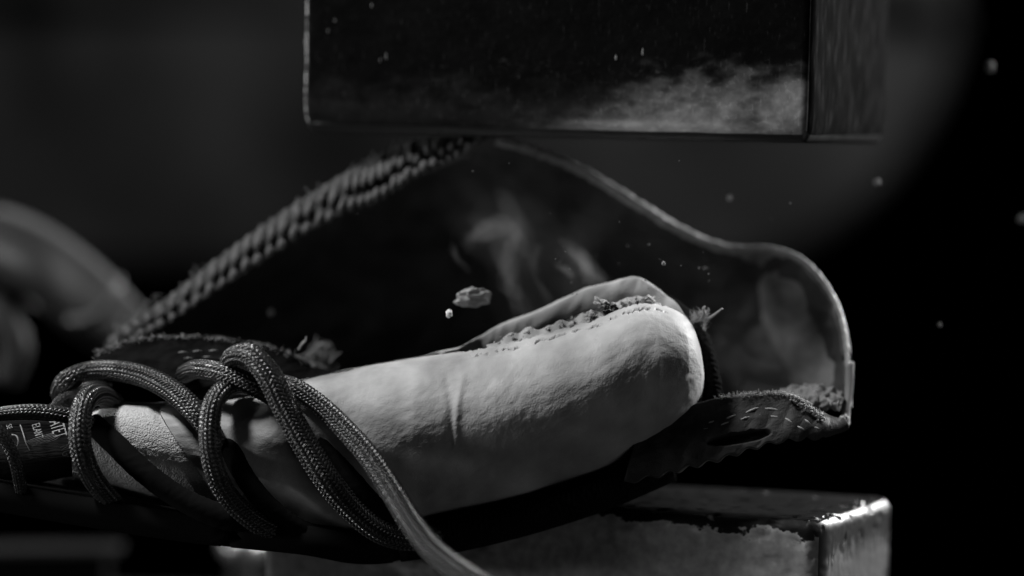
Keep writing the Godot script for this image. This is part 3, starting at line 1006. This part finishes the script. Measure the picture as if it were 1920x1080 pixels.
func build_laces() -> void:
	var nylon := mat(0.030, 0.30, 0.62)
	var shade_black := mat(0.008, 0.8, 0.12)  # lace runs in shadow: their shade is put into this black
	var L := [
		# from the left edge over the label
		[[-60, 790, 4, 30], [0, 776, 5, 30], [60, 771, 5, 32], [110, 776, 4, 34], [150, 786, 2, 36], [180, 800, -2, 36]],
		# upright loop, then down across the front in shadow
		[[215, 755, -12, 44], [185, 740, -4, 46], [160, 752, 4, 48], [150, 790, 8, 48], [152, 840, 9, 48], [170, 890, 7, 46], [200, 930, 2, 44], [240, 970, -6, 40]],
		# the long arch
		[[130, 760, -14, 40], [112, 738, -12, 40], [125, 712, -8, 42], [165, 697, -11, 44], [215, 695, -10, 46], [270, 706, -7, 48], [320, 731, -2, 50], [360, 766, 3, 50], [392, 805, 4, 50], [410, 850, 0, 48]],
		# thin doubled strand under the arch
		[[90, 775, -10, 14], [112, 748, -9, 16], [140, 732, -8, 18], [170, 722, -8, 16], [210, 722, -10, 14]],
		# second upright loop
		[[455, 728, -8, 42], [425, 728, 2, 44], [402, 752, 7, 46], [393, 795, 9, 46], [395, 850, 10, 46], [412, 905, 9, 46], [450, 955, 6, 46], [510, 995, 2, 46], [570, 1005, -4, 44]],
		# short lace lying to the right under the big loop
		[[345, 702, -10, 40], [368, 692, -4, 42], [410, 697, 1, 44], [455, 714, 3, 46], [500, 735, 3, 46], [535, 760, 1, 44], [560, 790, -2, 40]],
		# the big loop
		[[425, 690, -2, 40], [440, 668, 3, 46], [470, 668, 7, 52], [505, 705, 9, 56], [535, 765, 9, 56], [570, 830, 9, 56], [610, 895, 9, 56], [655, 950, 7, 54], [710, 995, 5, 52], [770, 1012, 2, 48], [830, 1000, -4, 40]],
		# the free end that runs out towards the viewer
		[[510, 715, -4, 34], [550, 726, 2, 38], [600, 760, 6, 40], [650, 808, 10, 42], [695, 860, 14, 44], [735, 920, 18, 46], [775, 985, 22, 47], [820, 1040, 26, 48], [890, 1090, 30, 48], [960, 1130, 33, 48]],
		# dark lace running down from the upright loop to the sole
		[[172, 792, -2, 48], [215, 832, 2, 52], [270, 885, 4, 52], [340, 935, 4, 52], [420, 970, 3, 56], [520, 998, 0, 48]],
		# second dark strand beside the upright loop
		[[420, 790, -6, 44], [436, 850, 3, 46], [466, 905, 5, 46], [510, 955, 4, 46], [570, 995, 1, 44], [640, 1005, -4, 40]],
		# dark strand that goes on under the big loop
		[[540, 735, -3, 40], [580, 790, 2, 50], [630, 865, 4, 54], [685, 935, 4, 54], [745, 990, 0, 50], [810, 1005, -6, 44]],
		# cord crossing the label's left end
		[[-40, 770, 6, 26], [-10, 800, 8, 28], [14, 832, 8, 28], [30, 870, 7, 28], [40, 920, 3, 28]],
	]
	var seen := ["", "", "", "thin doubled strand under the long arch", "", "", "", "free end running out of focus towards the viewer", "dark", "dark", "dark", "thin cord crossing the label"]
	for k in L.size():
		for q in L[k]:
			q[2] -= 4.0 if k != 7 else 3.0
			q[3] *= 0.84 if k != 7 else 0.92
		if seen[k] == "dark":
			obj("shaded_lace", strand(L[k], 24, 0.6, func(sl, an): return 1.0 + 0.05 * fine.get_noise_2d(sl * 9000.0, an * 6.0)), shade_black, shoe)
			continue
		var o := obj("lace", cord(L[k]), nylon, shoe)
		if seen[k]:
			o.set_meta("label", seen[k])

# ------------------------------------------------------------------ flying bits and smoke
func build_debris() -> void:
	var chip := mat(0.30, 0.7)
	chip.subsurf_scatter_enabled = false
	var a := obj("flying_flake", lump(Vector3(33, 17, 10) * mm_px(-20), 0.35, 3, 20), chip, self)
	a.position = P(888, 558, -20)
	a.rotation = Vector3(0.2, 0.3, 0.08)
	tag(a, "translucent grey flake flying above the torn shoe, the largest bit in the air", "flake")
	var b := obj("flying_crumb", lump(Vector3(6, 7.5, 6) * mm_px(-10), 0.3, 8, 12), mat(0.8, 0.6), self)
	b.position = P(842, 588, -10)
	tag(b, "small bright white crumb flying just below the big grey flake", "crumb")
	var dust := mat(0.2, 0.9)
	var specks := [
		[1855, 126, -60, 9, "dim blurred speck floating in the black to the right of the hammer"],
		[1368, 371, -35, 6, "dust speck floating between the hammer and the arched wall"],
		[1645, 342, -40, 6, "dust speck floating below the hammer's end corner"],
		[1295, 709, 20, 7, "pale round dust spot floating in front of the toe tip"],
		[508, 586, -40, 8, "dim dust speck floating inside the dark arch above the frayed tongue"],
		[1762, 609, -30, 4, "faint dust speck in the black beyond the shoe's far end"],
		[1916, 410, -60, 8, "faint dust speck at the frame's right side"],
		[1244, 494, -10, 4, "tiny dust speck just above the torn fold of the shoe"],
	]
	for s in specks:
		var o := obj("dust_speck", lump(Vector3(s[3], s[3] * 1.15, s[3]) * 0.9 * mm_px(-10), 0.3, int(s[0]), 8), dust, self)
		o.position = P(s[0], s[1], s[2])
		tag(o, s[4], "dust speck", "dust specks in the air")

func fine_dust() -> void:
	var list := []
	for k in 46:
		var x := rng.randf_range(1040, 1330)
		var y := 560.0 - absf(rng.randfn(0.0, 70.0)) - maxf(0.0, (x - 1230.0) * -0.05)
		if k > 34:
			x = rng.randf_range(600, 1560)
			y = rng.randf_range(262, 420)
		var m := lump(Vector3.ONE * rng.randf_range(0.7, 1.7) * mm_px(0), 0.4, k, 4)
		var st := SurfaceTool.new()
		st.append_from(m, 0, Transform3D(Basis(), P(x, y, rng.randf_range(-40, -2))))
		list.append(st.commit())
	var o := obj("fine_dust", joined(list), mat(0.11, 0.9), self)
	o.set_meta("kind", "stuff")
	tag(o, "fine pale dust hanging in the air above the torn toe", "dust")

func build_smoke() -> void:
	rng.seed = 23
	var sm := thing("smoke_plume", "thin grey smoke curling up from the torn shoe", "smoke", Vector3.ZERO)
	sm.set_meta("kind", "stuff")
	# [x, y, z, width, density] along each wisp: broad faint veils first, then thin brighter filaments
	var paths := [
		[[1010, 590, -32, 70, 1.1], [985, 530, -34, 90, 1.1], [970, 460, -36, 100, 1.1], [930, 410, -36, 100, 1.4], [900, 385, -36, 60, 0.7]],
		[[1090, 560, -32, 80, 0.9], [1060, 500, -34, 90, 0.7], [1080, 440, -36, 90, 0.5], [1120, 430, -36, 70, 0.3]],
		[[990, 590, -30, 20, 16.2], [968, 548, -30, 26, 16.2], [952, 505, -30, 28, 13.5], [950, 470, -30, 26, 12.1], [965, 440, -30, 34, 9.4], [945, 405, -30, 40, 9.4]],
		[[935, 430, -30, 38, 12.1], [910, 432, -30, 30, 12.1], [885, 445, -30, 18, 10.8], [872, 470, -30, 10, 8.1]],
		[[975, 590, -28, 9, 24.3], [955, 560, -28, 8, 24.3], [935, 530, -28, 9, 18.9], [940, 490, -28, 10, 16.2]],
		[[1075, 520, -30, 10, 16.2], [1060, 505, -30, 14, 16.2], [1048, 500, -30, 8, 10.8]],
		[[1120, 530, -30, 22, 10.8], [1100, 505, -30, 24, 12.1], [1085, 485, -30, 26, 10.8], [1072, 475, -30, 16, 6.8]],
		[[1030, 560, -30, 16, 10.8], [1010, 530, -30, 14, 10.8], [1000, 490, -30, 18, 9.4], [1015, 460, -30, 14, 6.8]],
		[[870, 500, -30, 10, 8.1], [855, 480, -30, 12, 8.1], [850, 462, -30, 10, 5.4]],
	]
	for p in paths:
		var n := 24
		for k in n:
			var t := (k + rng.randf()) / n
			var q := spline(p, t)
			var q2 := spline(p, minf(1.0, t + 0.03))
			var q1 := spline(p, maxf(0.0, t - 0.03))
			var d := Vector2(q2.x - q1.x, q2.y - q1.y)
			var f := FogVolume.new()
			f.name = numbered("wisp", sm)
			f.shape = RenderingServer.FOG_VOLUME_SHAPE_ELLIPSOID
			var w := q.w * rng.randf_range(0.5, 1.3) * mm_px(-30)
			f.size = Vector3(w * rng.randf_range(1.6, 3.6), w, w * 0.8)
			var off := q.w * 0.35
			f.position = P(q.x + rng.randf_range(-off, off), q.y + rng.randf_range(-off, off), q.z + rng.randf_range(-4, 4))
			f.rotation.z = -atan2(d.y, d.x) + rng.randf_range(-0.5, 0.5)
			var m := FogMaterial.new()
			m.albedo = Color(0.95, 0.95, 0.95)
			m.density = lin(p.map(func(e): return e[4]), t) * rng.randf_range(0.3, 1.0)
			f.material = m
			sm.add_child(f, true)
